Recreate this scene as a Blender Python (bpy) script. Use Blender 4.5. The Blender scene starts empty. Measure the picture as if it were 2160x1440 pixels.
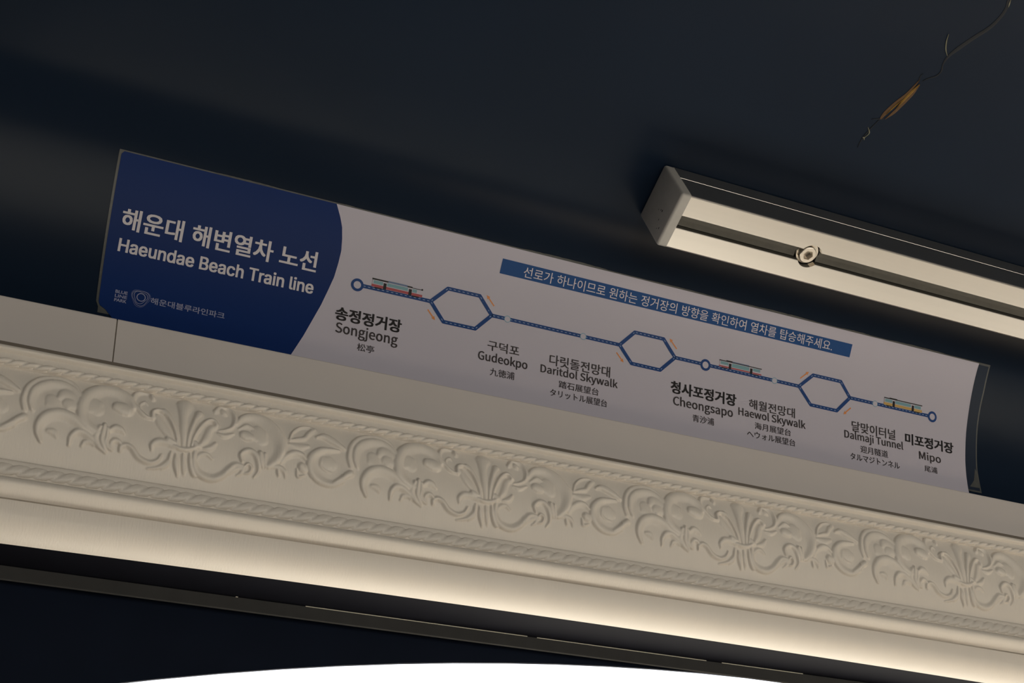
import bpy, bmesh, math, random
import numpy as np
from mathutils import Matrix, Vector

random.seed(7)
scene = bpy.context.scene
COL = scene.collection
EYE = 1.6                      # eye height of the photographer above the floor

# ------------------------------------------------------------------ camera
cam_data = bpy.data.cameras.new('camera')
cam_data.sensor_width = 36.0
cam_data.lens = 50.0
cam_data.clip_start = 0.01
cam = bpy.data.objects.new('camera', cam_data)
COL.objects.link(cam)
R = Matrix(((0.90533873, -0.20004864, -0.37462292),
            (-0.4161053, -0.59430252, -0.68823026),
            (-0.08495982, 0.77896409, -0.62128639)))
# columns: camera right, camera up, camera back, in room axes
R = Matrix(((0.90533873, -0.20004864, -0.37462292, 0.0),
            (-0.4161053, -0.59430252, -0.68823026, 0.0),
            (-0.08495982, 0.77896409, -0.62128639, EYE),
            (0, 0, 0, 1)))
cam.matrix_world = R
scene.camera = cam

# ------------------------------------------------------------------ sky and daylight
world = bpy.data.worlds.new('daylight')
scene.world = world
world.use_nodes = True
nt = world.node_tree
nt.nodes.clear()
wo = nt.nodes.new('ShaderNodeOutputWorld')
bg = nt.nodes.new('ShaderNodeBackground')
tc = nt.nodes.new('ShaderNodeTexCoord')
sx = nt.nodes.new('ShaderNodeSeparateXYZ')
cr = nt.nodes.new('ShaderNodeValToRGB')
mp = nt.nodes.new('ShaderNodeMapRange')
mp.inputs[1].default_value = -1.0
mp.inputs[2].default_value = 1.0
nt.links.new(tc.outputs['Generated'], sx.inputs[0])
nt.links.new(sx.outputs['Z'], mp.inputs[0])
nt.links.new(mp.outputs[0], cr.inputs[0])
nt.links.new(cr.outputs[0], bg.inputs[0])
nt.links.new(bg.outputs[0], wo.inputs[0])
e = cr.color_ramp.elements
e[0].position = 0.0
e[0].color = (0.98, 0.88, 0.74, 1)        # sunlit pale ground
e[1].position = 0.485
e[1].color = (0.98, 0.90, 0.79, 1)
el = e.new(0.515); el.color = (0.68, 0.68, 0.72, 1)
el = e.new(1.0); el.color = (0.50, 0.56, 0.68, 1)
bg.inputs[1].default_value = 3.9

# sun slanting in through the windows of this side onto the floor
sd = bpy.data.lights.new('sun', 'SUN')
sd.energy = 55.0
sd.angle = math.radians(1.0)
sd.color = (1.0, 0.90, 0.76)
so = bpy.data.objects.new('sun', sd)
COL.objects.link(so)
so.location = (-2, 5, 6)
so.rotation_euler = Vector((1.0, -0.55, -1.0)).to_track_quat('-Z', 'Y').to_euler()

scene.view_settings.view_transform = 'Standard'
scene.view_settings.look = 'None'
scene.view_settings.gamma = 1.0
scene.view_settings.use_curve_mapping = False
scene.view_settings.exposure = -0.45

# daylight entering through the windows across the aisle (one soft source per opening)
FAR_Y = -1.70
WIN_NEAR = (0.0, 1.45, 2.9)               # left edges of the openings on this side, 1.3 m wide
WIN_FAR = (-0.6, 0.8, 2.2)           # and the unseen ones across the aisle, set lower to shape the light
for (row, yy, rx) in ((WIN_FAR, FAR_Y - 0.02, math.pi / 2), (WIN_NEAR, 0.90, -math.pi / 2)):
    for wx in row:
        ld = bpy.data.lights.new('window_light', 'AREA')
        ld.shape = 'RECTANGLE'
        ld.size = 1.3
        ld.size_y = 1.1
        ld.cycles.is_portal = True
        lo = bpy.data.objects.new('window_light', ld)
        COL.objects.link(lo)
        lo.location = (wx + 0.65, yy, EYE - 0.12 - (0.3 if yy < 0 else 0))
        # portals shine into the room
        lo.rotation_euler = (rx, 0, 0)
ORN = [
 ((-99.7,27.8,-100.8,24.7,-101.4,20.2,-99.5,12.2,-94.0,5.6,-86.1,2.4,-78.2,2.3,-72.0,5.5,-67.2,13.1),(0.98,1.42,0.76),2.3,1,2.2),
 ((-95.6,27.1,-97.5,21.8,-96.7,14.6,-92.3,9.0,-86.2,6.0,-79.4,5.4,-73.2,7.9,-68.1,12.7),(0.76,1.64,0.87),2.9,1,3.2),
 ((-84.9,18.3,-82.5,22.5),(3.27,4.36,3.27),1.5,0,1),
 ((-60.1,16.0,-56.6,20.0),(3.81,4.91,3.27),1.6,0,1),
 ((44.5,14.9,48.0,20.3),(3.81,4.91,3.27),1.5,0,1),
 ((90.5,27.5,95.5,29.0),(3.27,4.36,3.27),1.2,0,1),
 ((-80.5,16.3,-77.7,13.0,-73.2,13.1,-68.6,16.4),(1.64,3.27,2.18),2.0,1,1.8),
 ((-74.8,18.7,-71.4,20.4),(3.27,4.09,2.73),2.2,0,1),
 ((-54.8,34.5,-61.9,30.7,-66.1,25.2,-66.9,18.4,-64.1,10.1,-58.9,5.3,-54.2,3.4,-47.2,2.9,-40.9,5.5,-37.0,9.7,-35.3,14.3),(1.64,2.83,1.31),3.2,1,2.2),
 ((-45.2,15.0,-41.1,16.0,-38.8,16.8),(3.0,3.81,3.27),3.0,0,1),
 ((-87.3,45.8,-90.1,40.4,-90.1,34.4,-86.6,28.9,-80.1,25.9,-73.4,26.5,-68.2,29.0,-63.4,32.6,-55.9,35.8),(0.76,2.29,1.2),2.9,1,2.4),
 ((-83.7,38.3,-80.3,38.8,-78.4,41.7),(1.09,1.64,0.65),1.6,1,2.0),
 ((-70.5,45.2,-70.2,39.8,-67.1,36.0,-62.7,35.8,-58.5,38.4,-55.4,41.2,-51.7,44.4),(0.76,1.85,0.55),2.6,1,1.8),
 ((-63.0,44.6,-61.6,41.6,-58.3,41.1,-55.8,42.9),(0.65,1.2,0.55),1.8,1,2),
 ((-53.9,30.4,-55.4,34.6,-55.6,39.0,-53.0,42.9,-48.1,46.5),(1.2,1.64,0.44),2.8,0,1),
 ((-51.5,28.9,-52.0,34.0,-52.0,38.4,-50.2,42.5,-47.9,45.4),(1.2,1.53,0.44),3.2,0,1),
 ((-49.6,30.8,-49.1,35.7,-49.3,39.6,-47.4,42.6,-44.4,44.2),(1.09,1.42,0.44),2.9,0,1),
 ((-48.2,31.7,-44.9,29.3,-41.4,30.0,-38.4,32.5),(0.87,1.74,0.55),2.6,1,2.2),
 ((-45.0,43.3,-46.0,39.6,-43.8,37.3,-40.9,38.2,-39.5,40.7),(0.65,1.31,0.55),2.4,1,1.8),
 ((-39.9,43.5,-39.8,40.8,-36.8,39.2,-33.2,40.5,-29.4,44.6,-25.8,46.7,-21.0,47.6,-16.6,45.5,-14.6,41.7),(0.98,1.42,0.65),2.6,1,1.6),
 ((-34.7,13.6,-36.3,7.7,-34.4,2.6,-29.5,0.3,-25.5,1.1),(0.87,1.42,0.87),2.6,1,1.5),
 ((-24.9,2.3,-23.9,4.6),(1.42,1.64,1.31),3.0,0,1),
 ((-36.4,9.0,-32.4,14.4,-27.7,18.3,-22.5,19.4),(0.76,1.31,0.55),2.6,0,1),
 ((-31.2,13.5,-31.5,10.5,-28.7,8.1,-27.0,9.7),(0.44,0.76,0.44),1.6,0,1),
 ((-2.1,35.2,-3.0,25.1,-4.0,13.3,-3.4,5.7),(0.87,2.18,4.8),3.0,0,1),
 ((0.6,34.7,0.9,26.1,3.3,16.2,6.0,10.2),(0.65,1.53,2.62),3.2,0,1),
 ((-4.7,35.6,-6.5,28.0,-9.5,20.9,-13.6,14.5,-16.5,12.6),(0.65,1.2,1.96),2.9,0,1),
 ((2.6,34.4,3.9,26.8,7.2,19.1,11.5,13.8,15.2,12.8,17.8,16.0),(0.55,1.31,1.42),3.2,0,1),
 ((-5.6,35.2,-7.7,26.4,-11.9,17.8,-15.9,13.7,-20.0,12.3,-23.3,14.5,-23.1,18.6),(0.55,1.2,1.31),3.2,0,1),
 ((7.9,31.8,11.4,26.7,13.8,19.2,17.5,17.3),(1.09,2.18,1.2),2.2,0,1),
 ((-8.7,31.2,-12.4,27.3,-17.2,22.3,-20.7,17.0),(1.09,2.4,1.64),2.0,0,1),
 ((4.9,30.6,6.1,32.1,7.9,32.4),(1.64,1.96,1.53),3.0,0,1),
 ((-12.3,30.7,-10.5,31.8,-7.5,32.7),(1.42,2.07,1.31),3.0,0,1),
 ((10.3,33.1,15.1,31.8,18.0,28.4),(0.55,1.74,1.09),2.2,0,1),
 ((-8.0,34.5,-3.8,35.7,0.9,35.5,5.0,33.7,7.9,31.0),(0.87,1.42,0.76),3.4,0,1),
 ((-5.9,39.7,-4.9,45.1,-2.6,53.9),(0.55,1.85,0.22),2.6,0,1),
 ((-1.3,39.0,-0.2,45.4,1.1,52.3),(0.87,1.42,0.22),2.0,0,1),
 ((2.8,37.7,3.8,43.7,6.8,50.3,9.3,51.6),(0.65,1.42,0.22),2.6,0,1),
 ((-9.4,40.3,-9.8,46.4,-13.2,50.7),(0.65,1.2,0.33),2.4,0,1),
 ((-8.9,38.5,-9.7,44.2,-14.5,49.3,-22.3,51.6),(0.55,1.2,0.33),2.2,0,1),
 ((-21.1,40.0,-21.1,36.1,-17.4,33.2,-11.6,33.4,-7.4,35.5),(0.55,1.85,0.98),2.4,1,1.8),
 ((5.7,35.6,5.7,41.2,7.6,46.9,12.7,50.5,19.3,51.1,25.0,48.1,28.9,43.1,32.3,39.7,37.1,39.5),(1.09,1.96,0.76),2.8,-1,1.6),
 ((7.8,40.8,8.8,37.6,12.9,36.1,17.2,38.8),(0.55,1.2,0.55),1.8,1,1.8),
 ((30.2,11.9,34.0,6.1,41.0,3.1,49.0,4.5,56.0,10.3,60.6,16.9,61.8,24.5,59.0,32.0,53.6,37.5),(0.87,2.4,1.42),3.2,1,2.6),
 ((32.2,15.3,37.3,11.9,41.5,13.6),(0.76,1.31,0.76),1.8,1,1.6),
 ((35.7,18.9,40.0,19.9),(2.73,3.05,2.4),2.6,0,1),
 ((16.3,5.0,19.0,1.2,24.0,0.6,28.0,4.1,29.4,8.9,27.9,14.8,23.5,18.0,19.2,19.1),(1.31,1.2,0.44),2.6,1,1.8),
 ((20.6,4.2,22.9,6.3),(1.53,1.74,1.09),2.6,0,1),
 ((18.6,21.3,23.4,22.2,29.0,19.5),(0.55,1.42,0.55),2.0,0,1),
 ((36.4,36.8,35.1,32.5,38.7,29.3,43.0,30.0,46.1,34.7,47.3,41.3,44.9,46.1),(1.09,1.64,0.44),2.8,1,1.4),
 ((47.3,29.3,48.3,34.4,50.0,39.2),(1.42,1.53,0.44),3.2,0,1),
 ((50.3,29.4,50.7,34.0,51.8,38.9),(0.87,1.09,0.44),2.6,0,1),
 ((37.8,40.6,40.1,37.9,42.6,39.8,41.6,43.3,38.7,44.3),(0.65,0.98,0.55),2.8,0,1),
 ((29.1,46.4,31.9,43.2,37.2,40.6,36.8,44.1,34.0,46.7),(0.55,1.64,0.44),1.8,0,1),
 ((61.5,33.4,64.6,28.2,69.7,25.0,74.7,25.4,77.8,28.4),(0.65,1.53,0.55),2.5,1,2.2),
 ((54.8,37.9,59.7,36.5,64.1,38.7,65.6,43.0),(0.55,1.53,0.33),2.2,1,1.6),
 ((59.8,38.2,61.0,43.1),(0.76,0.98,0.22),2.2,0,1),
 ((75.3,33.5,77.2,35.5),(2.4,2.83,2.18),2.8,0,1),
 ((72.2,35.7,73.6,40.6,78.5,38.7),(0.44,0.87,0.33),2.0,0,1),
 ((65.9,16.0,67.9,10.6,72.8,5.9,78.7,4.4,82.3,5.7),(0.65,0.87,0.65),2.4,1,1.6),
 ((66.2,16.9,71.4,15.0,75.9,13.6,78.8,9.3,82.3,6.0),(0.76,1.42,1.85),2.4,0,1),
 ((66.1,19.6,72.3,20.4,78.7,18.7),(1.09,2.18,1.09),1.5,0,1),
 ((84.4,10.8,89.6,9.5,96.4,12.4,103.2,16.3),(0.98,2.4,1.31),3.0,0,1),
 ((99.8,18.1,93.4,18.6,86.9,20.3,81.6,25.4,80.9,31.4,83.5,37.4,90.0,41.5,97.6,42.0,103.9,38.8),(0.76,2.4,1.31),2.9,-1,1.8),
 ((96.9,41.3,102.6,37.5,106.4,34.1,108.6,32.8),(0.87,1.85,2.18),3.2,0,1),
 ((88.6,25.4,87.9,30.3,91.0,33.3,95.5,34.3),(0.44,0.76,0.33),1.4,0,1),
]
GLY={"C":[223,[[132,-5,176,5,211,32,193,53,166,32,133,24,91,37,63,73,54,129,64,185,92,220,134,233,164,226,187,209,204,230,175,252,134,261,76,245,35,200,20,128,35,57,75,11]]],"D":[241,[[35,0,101,0,166,15,206,60,220,129,206,199,166,242,99,257,35,257],[68,27,68,230,97,230,147,219,177,184,187,129,177,74,147,39,97,27]]],"G":[241,[[136,-5,182,4,215,25,215,133,131,133,131,106,186,106,186,39,165,28,139,24,93,37,64,73,54,129,64,185,94,220,139,233,171,226,194,209,212,230,183,251,138,261,77,245,36,200,20,128,35,57,76,11]]],"H":[255,[[35,0,68,0,68,121,187,121,187,0,220,0,220,257,187,257,187,149,68,149,68,257,35,257]]],"M":[284,[[35,0,64,0,64,142,63,180,60,218,62,218,82,159,131,26,153,26,201,159,222,218,223,218,220,180,219,142,219,0,249,0,249,257,210,257,161,119,152,93,143,66,142,66,133,93,123,119,74,257,35,257]]],"S":[209,[[106,-5,170,17,194,68,178,112,141,137,104,153,75,168,62,196,75,223,110,233,142,226,168,209,185,230,152,252,110,261,52,242,29,193,46,150,81,127,118,111,148,94,161,65,146,35,107,24,68,33,36,56,17,33,56,6]]],"T":[210,[[89,0,121,0,121,229,199,229,199,257,11,257,11,229,89,229]]],"a":[197,[[76,-5,109,3,139,23,140,23,143,0,169,0,169,117,154,174,103,195,61,187,29,170,41,148,67,162,98,168,129,154,137,120,71,107,33,84,21,49,36,10],[85,21,61,28,51,51,70,82,137,99,137,46,111,28]]],"d":[217,[[97,-5,129,3,155,22,156,22,159,0,185,0,185,279,153,279,153,206,154,173,130,189,101,195,60,183,30,148,19,95,28,41,55,7],[104,22,65,42,51,95,68,148,106,168,130,163,153,148,153,48,129,29]]],"e":[194,[[109,-5,144,1,172,15,160,36,138,25,113,21,68,39,50,88,178,88,179,96,179,106,160,171,103,195,62,183,31,148,18,95,31,41,63,7],[49,110,68,154,104,169,139,154,151,110]]],"g":[197,[[96,-88,166,-68,193,-22,176,13,126,23,89,23,63,29,56,44,59,57,68,67,82,62,96,60,145,78,166,126,161,149,150,166,189,166,189,190,123,190,111,194,96,195,46,177,25,127,33,97,50,76,50,75,35,60,29,39,34,20,46,8,46,6,25,-13,18,-37,40,-74],[96,82,68,94,56,127,68,160,96,172,125,160,137,127,125,94],[101,-65,60,-56,46,-32,50,-16,65,0,78,-2,90,-3,123,-3,151,-8,161,-27,145,-54]]],"h":[213,[[32,0,64,0,64,138,90,160,116,167,144,155,152,116,152,0,184,0,184,120,170,176,126,195,91,186,63,163,64,202,64,279,32,279]]],"i":[96,[[32,0,64,0,64,190,32,190],[48,229,64,235,70,251,64,266,48,271,33,266,27,251,33,235]]],"j":[96,[[12,-85,53,-68,64,-22,64,190,33,190,33,-22,28,-49,9,-59,-1,-58,-9,-56,-15,-80,-3,-83],[48,229,64,235,70,251,64,266,48,271,33,266,27,251,33,235]]],"k":[193,[[32,0,64,0,64,50,99,92,155,0,190,0,118,113,181,190,146,190,65,90,64,90,64,279,32,279]]],"l":[99,[[66,-5,77,-4,84,-2,80,23,76,22,73,22,67,25,64,36,64,279,32,279,32,38,40,7]]],"m":[324,[[32,0,64,0,64,138,89,160,112,167,139,155,147,116,147,0,179,0,179,138,204,160,227,167,254,155,263,116,263,0,294,0,294,120,280,176,237,195,204,185,174,159,156,185,121,195,90,186,62,162,62,162,58,190,32,190]]],"n":[214,[[32,0,64,0,64,138,90,160,116,167,144,155,152,116,152,0,184,0,184,120,170,176,126,195,91,186,62,162,62,162,58,190,32,190]]],"o":[212,[[106,-5,150,7,182,41,194,95,182,149,150,183,106,195,63,183,31,149,18,95,31,41,63,7],[106,22,66,42,51,95,66,148,106,168,146,148,161,95,146,42]]],"p":[217,[[32,-80,64,-80,64,-16,63,18,90,1,116,-5,157,8,187,42,199,98,190,149,164,183,123,195,91,187,62,168,62,168,58,190,32,190],[111,22,89,27,64,42,64,142,91,161,115,168,154,149,165,98,150,42]]],"r":[136,[[32,0,64,0,64,122,87,156,112,166,122,166,131,163,137,191,127,194,116,195,86,184,62,155,62,155,58,190,32,190]]],"s":[164,[[82,-5,133,12,151,52,132,90,93,110,65,122,52,143,61,162,88,170,111,165,131,153,146,173,120,189,87,195,39,179,22,141,39,105,77,86,107,72,120,50,111,29,83,20,53,27,27,43,11,22,43,3]]],"t":[132,[[92,-5,110,-2,127,2,121,27,110,23,99,21,76,31,70,58,70,164,121,164,121,190,70,190,70,244,43,244,40,190,9,188,9,164,38,164,38,59,50,13]]],"u":[213,[[88,-5,122,5,151,30,152,30,154,0,181,0,181,190,149,190,149,55,124,31,97,23,70,35,62,74,62,190,29,190,29,70,44,14]]],"w":[281,[[62,0,99,0,126,102,133,129,139,157,141,157,147,129,154,103,181,0,220,0,272,190,241,190,213,80,207,53,202,27,200,27,193,53,187,80,157,190,126,190,96,80,89,53,83,27,82,27,76,53,70,80,42,190,9,190]]],"y":[182,[[35,-82,80,-63,106,-16,178,190,147,190,112,85,97,31,95,31,86,58,76,85,38,190,5,190,81,0,77,-15,60,-44,34,-56,26,-55,19,-53,13,-78,23,-81]]]," ":[78,[]]}
GLI={"B":[456,[[60,0,60,509,241,509,289,504,329,491,359,469,381,442,394,410,398,374,395,344,387,320,373,301,356,286,336,275,315,267,315,262,339,257,363,245,385,227,402,203,414,173,418,136,413,100,400,67,377,39,344,18,301,4,247,0],[125,57,245,57,296,63,330,80,349,105,355,137,352,161,342,184,327,203,306,218,279,228,248,231,125,231],[125,285,238,285,265,288,288,296,308,309,323,326,333,348,336,372,330,403,313,429,283,446,240,452,125,452]]],"H":[517,[[60,0,60,509,125,509,125,289,392,289,392,509,457,509,457,0,392,0,392,232,125,232,125,0]]],"T":[449,[[32,452,32,509,417,509,417,452,257,452,257,0,193,0,193,452]]],"a":[389,[[160,-9,126,-5,94,5,68,22,48,45,35,73,30,108,34,138,43,161,58,179,78,193,100,203,125,211,152,216,178,220,209,224,234,227,252,230,265,235,273,243,276,255,276,257,273,279,267,297,256,311,240,322,220,329,196,331,171,329,149,322,132,313,118,301,107,288,100,274,41,291,57,322,79,346,104,364,133,375,163,382,194,384,215,383,239,379,263,372,286,360,306,343,322,320,333,290,337,251,337,0,277,0,277,52,272,52,264,38,252,25,236,12,215,1,190,-6],[170,45,202,49,228,59,248,74,263,93,272,115,276,138,276,190,270,186,259,182,246,179,231,176,216,173,200,171,175,168,154,164,134,159,117,150,103,139,95,124,92,105,94,87,102,72,114,61,130,52,149,47]]],"c":[396,[[207,-8,159,-2,117,16,82,46,56,85,40,133,34,187,40,243,56,291,82,330,117,360,159,378,207,384,234,383,260,377,284,368,305,356,324,341,340,322,353,301,362,277,303,262,298,276,290,289,281,301,270,311,257,319,242,325,226,329,207,330,173,325,145,310,124,287,108,258,99,224,96,187,99,151,108,117,124,89,145,66,173,51,207,46,226,48,243,52,258,58,271,66,282,76,292,89,299,102,304,117,363,102,354,78,341,56,325,37,306,21,285,9,261,-1,235,-6]]],"d":[424,[[195,-8,151,-2,111,16,79,45,55,84,39,133,34,189,39,245,55,293,79,332,112,361,151,378,196,384,228,381,253,373,272,360,287,346,298,331,306,319,311,319,311,509,372,509,372,0,313,0,313,59,307,59,298,46,287,31,272,17,252,4,227,-5],[205,47,236,51,263,65,284,86,299,115,309,150,312,189,309,229,300,263,284,291,263,312,237,325,205,330,172,325,145,311,124,290,108,261,99,227,96,189,99,151,109,117,124,88,145,66,172,51]]],"e":[404,[[212,-8,161,-2,117,16,82,46,56,85,40,132,34,187,39,242,55,290,81,329,115,359,157,378,205,384,236,382,266,374,294,361,319,341,341,315,357,282,368,242,371,194,371,169,75,169,75,221,338,221,310,202,307,237,298,269,283,294,263,314,237,326,205,330,173,326,146,313,125,294,109,270,99,241,96,211,96,178,100,139,110,106,128,80,151,61,179,50,212,46,234,48,254,53,271,61,285,73,297,88,306,105,365,91,353,63,335,39,311,19,283,4,249,-5]]],"h":[410,[[114,227,114,0,53,0,53,509,114,509,114,287,102,287,124,332,152,362,187,379,227,384,264,380,295,369,321,349,341,321,353,285,357,240,357,0,296,0,296,235,290,275,273,304,246,323,210,329,184,326,161,317,141,303,126,283,117,257]]],"i":[167,[[53,0,53,379,114,379,114,0],[84,443,67,446,54,455,44,468,41,483,44,499,54,512,67,521,84,524,100,521,114,512,123,499,126,483,123,468,114,455,100,446]]],"l":[189,[[139,-2,101,3,74,20,58,47,53,84,53,509,114,509,114,99,115,77,120,62,130,54,146,52,154,52,160,53,170,54,181,3,172,1,162,-1,151,-2]]],"n":[410,[[114,227,114,0,53,0,53,379,112,379,112,287,102,287,124,332,152,362,187,379,227,384,264,380,295,369,321,349,341,321,353,285,357,240,357,0,296,0,296,235,290,275,273,304,246,323,210,329,184,326,161,317,141,303,126,283,117,257]]],"r":[259,[[53,0,53,379,112,379,112,321,115,321,130,347,152,367,181,380,213,385,229,384,243,384,243,322,239,323,230,324,219,325,207,326,182,323,159,315,140,301,126,284,117,262,114,237,114,0]]],"u":[410,[[182,-5,146,-1,115,11,89,31,69,59,57,95,53,139,53,379,114,379,114,144,119,105,137,75,164,56,200,50,226,53,249,62,268,77,283,97,293,122,296,153,296,379,357,379,357,0,298,0,298,92,307,92,286,47,257,17,222,0]]]," ":[188,[]]}

# ------------------------------------------------------------------ helpers
def srgb(r, g, b):
    f = lambda c: (c / 255 / 12.92) if c / 255 <= 0.04045 else ((c / 255 + 0.055) / 1.055) ** 2.4
    return (f(r), f(g), f(b), 1)

def mat(name, color, rough=0.5, metal=0.0, noise=0.0, nscale=40.0, bump=0.0, bscale=200.0,
        spec=0.5, stretch=(1, 1, 1), coat=0.0, bdist=0.001):
    m = bpy.data.materials.new(name)
    m.use_nodes = True
    n = m.node_tree
    b = n.nodes['Principled BSDF']
    b.inputs['Base Color'].default_value = (*color[:3], 1)
    b.inputs['Roughness'].default_value = rough
    b.inputs['Metallic'].default_value = metal
    b.inputs['Specular IOR Level'].default_value = spec
    b.inputs['Coat Weight'].default_value = coat
    b.inputs['Coat Roughness'].default_value = 0.15
    tcn = n.nodes.new('ShaderNodeTexCoord')
    mpn = n.nodes.new('ShaderNodeMapping')
    mpn.inputs['Scale'].default_value = stretch
    n.links.new(tcn.outputs['Object'], mpn.inputs[0])
    if noise > 0:
        t = n.nodes.new('ShaderNodeTexNoise')
        t.inputs['Scale'].default_value = nscale
        t.inputs['Detail'].default_value = 6
        n.links.new(mpn.outputs[0], t.inputs['Vector'])
        mx = n.nodes.new('ShaderNodeMix')
        mx.data_type = 'RGBA'
        mx.inputs[6].default_value = (*[c * (1 - noise) for c in color[:3]], 1)
        mx.inputs[7].default_value = (*[min(1, c * (1 + noise)) for c in color[:3]], 1)
        n.links.new(t.outputs['Fac'], mx.inputs[0])
        n.links.new(mx.outputs[2], b.inputs['Base Color'])
    if bump > 0:
        t2 = n.nodes.new('ShaderNodeTexNoise')
        t2.inputs['Scale'].default_value = bscale
        t2.inputs['Detail'].default_value = 4
        n.links.new(mpn.outputs[0], t2.inputs['Vector'])
        bp = n.nodes.new('ShaderNodeBump')
        bp.inputs['Strength'].default_value = bump
        bp.inputs['Distance'].default_value = bdist
        n.links.new(t2.outputs['Fac'], bp.inputs['Height'])
        n.links.new(bp.outputs[0], b.inputs['Normal'])
    return m

M = {}
M['navy'] = mat('navy_paint', (0.0075, 0.0150, 0.031), 0.28, spec=0.115, noise=0.12, nscale=9, bump=0.25, bscale=5, bdist=0.004)
M['navy_wall'] = mat('navy_wall_paint', (0.006, 0.010, 0.022), 0.5, spec=0.12, noise=0.15, nscale=30)
M['header'] = mat('dark_grey_metal', (0.05, 0.05, 0.05), 0.45, spec=0.2, noise=0.2, nscale=60)
M['soffit'] = mat('soffit_paint', (0.006, 0.0065, 0.011), 0.6, spec=0.08, noise=0.2, nscale=60)
M['white'] = mat('white_board_paint', (0.70, 0.65, 0.63), 0.45, noise=0.03, nscale=15)
M['plaster'] = mat('cream_moulding_paint', (0.82, 0.76, 0.69), 0.42, noise=0.03, nscale=20, bump=0.25, bscale=300,
                   stretch=(3.0, 1, 0.25), bdist=0.0006)
M['alu'] = mat('brushed_aluminium', (0.70, 0.665, 0.62), 0.28, 0.95, noise=0.04, nscale=50, bump=0.0, bscale=400,
               stretch=(0.05, 4, 4), bdist=0.0004)
M['slot'] = mat('dark_slot_metal', (0.10, 0.095, 0.082), 0.5, 0.6, noise=0.2, nscale=90)  # darker metal for the faces inside the slot
M['cap'] = mat('grey_plastic', (0.42, 0.405, 0.39), 0.5, noise=0.12, nscale=120)
M['rubber'] = mat('grey_rubber', (0.13, 0.125, 0.11), 0.7, noise=0.2, nscale=150)
M['steel'] = mat('steel', (0.72, 0.66, 0.58), 0.3, 0.9, noise=0.1, nscale=400)
M['dark'] = mat('dark_recess', (0.02, 0.02, 0.02), 0.7)
M['gap'] = mat('joint_and_shade_brown', (0.20, 0.17, 0.14), 0.8)  # brown of the board joint and of the painted shade strip
M['sheet'] = mat('clear_sheet_edge', (0.075, 0.078, 0.075), 0.4, noise=0.35, nscale=250)
M['print_white'] = mat('print_white', (0.54, 0.515, 0.605), 0.45, spec=0.3, noise=0.02, nscale=12)
M['print_navy'] = mat('print_navy', (0.005, 0.025, 0.13), 0.45, spec=0.13)
M['print_dark'] = mat('print_dark_navy', (0.016, 0.026, 0.048), 0.4, spec=0.2)
M['print_blue'] = mat('print_blue', (0.003, 0.062, 0.235), 0.42, spec=0.2)
M['print_line'] = mat('print_line_blue', (0.006, 0.050, 0.21), 0.42, spec=0.2)
M['print_black'] = mat('print_black', (0.016, 0.014, 0.016), 0.45, spec=0.2)
M['print_grey'] = mat('print_grey', (0.05, 0.042, 0.045), 0.45, spec=0.2)
M['print_letter'] = mat('print_letter_white', (0.66, 0.63, 0.68), 0.42)
M['print_logo'] = mat('print_logo_lilac', (0.30, 0.32, 0.46), 0.42)
M['print_faint'] = mat('print_logo_faint', (0.10, 0.13, 0.30), 0.42)
M['print_orange'] = mat('print_orange', (0.70, 0.24, 0.05), 0.45)
M['print_red'] = mat('print_red', (0.38, 0.036, 0.05), 0.45)
M['print_yellow'] = mat('print_yellow', (0.55, 0.34, 0.08), 0.45)
M['print_glass'] = mat('print_train_window', (0.16, 0.34, 0.40), 0.45)
M['print_roof_blue'] = mat('print_roof_blue', (0.10, 0.16, 0.30), 0.45)
M['print_dash'] = mat('print_dash', (0.30, 0.40, 0.58), 0.45)
M['print_ring_edge'] = mat('print_pale_ring', (0.16, 0.36, 0.50), 0.45)
M['wood_a'] = mat('bare_wood_ochre', (0.24, 0.13, 0.018), 0.7, noise=0.4, nscale=300)
M['wood_b'] = mat('bare_wood_brown', (0.085, 0.040, 0.010), 0.7, noise=0.4, nscale=300)
M['crack'] = mat('crack_shadow', (0.007, 0.009, 0.014), 0.8)
M['fleck'] = mat('pale_paint_fleck', (0.26, 0.25, 0.17), 0.6)
M['leak_line'] = mat('light_leak_line', (0.85, 0.8, 0.68), 0.4)  # pale colour standing in for leaking daylight
M['floor'] = mat('wood_floor', (0.45, 0.38, 0.30), 0.45, noise=0.2, nscale=12, stretch=(0.3, 3, 1))

def link(o, parent=None, kind=None, label=None, category=None, group=None):
    COL.objects.link(o)
    if parent is not None:
        o.parent = parent
    for k, v in (('kind', kind), ('label', label), ('category', category), ('group', group)):
        if v:
            o[k] = v
    return o

def mesh_obj(name, verts, faces, material, parent=None, smooth=False, mats=None, fm=None, **kw):
    me = bpy.data.meshes.new(name)
    me.from_pydata([tuple(v) for v in verts], [], [tuple(f) for f in faces])
    if mats:
        for mm in mats:
            me.materials.append(mm)
        me.polygons.foreach_set('material_index', fm)
    else:
        me.materials.append(material)
    if smooth:
        me.polygons.foreach_set('use_smooth', [True] * len(me.polygons))
    me.update()
    return link(bpy.data.objects.new(name, me), parent, **kw)

def fix_normals(o):
    bm = bmesh.new(); bm.from_mesh(o.data)
    bmesh.ops.recalc_face_normals(bm, faces=bm.faces)
    bm.to_mesh(o.data); bm.free()

def box(name, x0, x1, y0, y1, z0, z1, material, parent=None, bevel=0.0, **kw):
    v = [(x, y, z + EYE) for x in (x0, x1) for y in (y0, y1) for z in (z0, z1)]
    f = [(0, 1, 3, 2), (4, 6, 7, 5), (0, 4, 5, 1), (2, 3, 7, 6), (0, 2, 6, 4), (1, 5, 7, 3)]
    o = mesh_obj(name, v, f, material, parent, **kw)
    if bevel:
        bm = bmesh.new(); bm.from_mesh(o.data)
        bmesh.ops.bevel(bm, geom=bm.edges[:], offset=bevel, segments=3, affect='EDGES')
        bm.to_mesh(o.data); bm.free()
    return o

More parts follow.
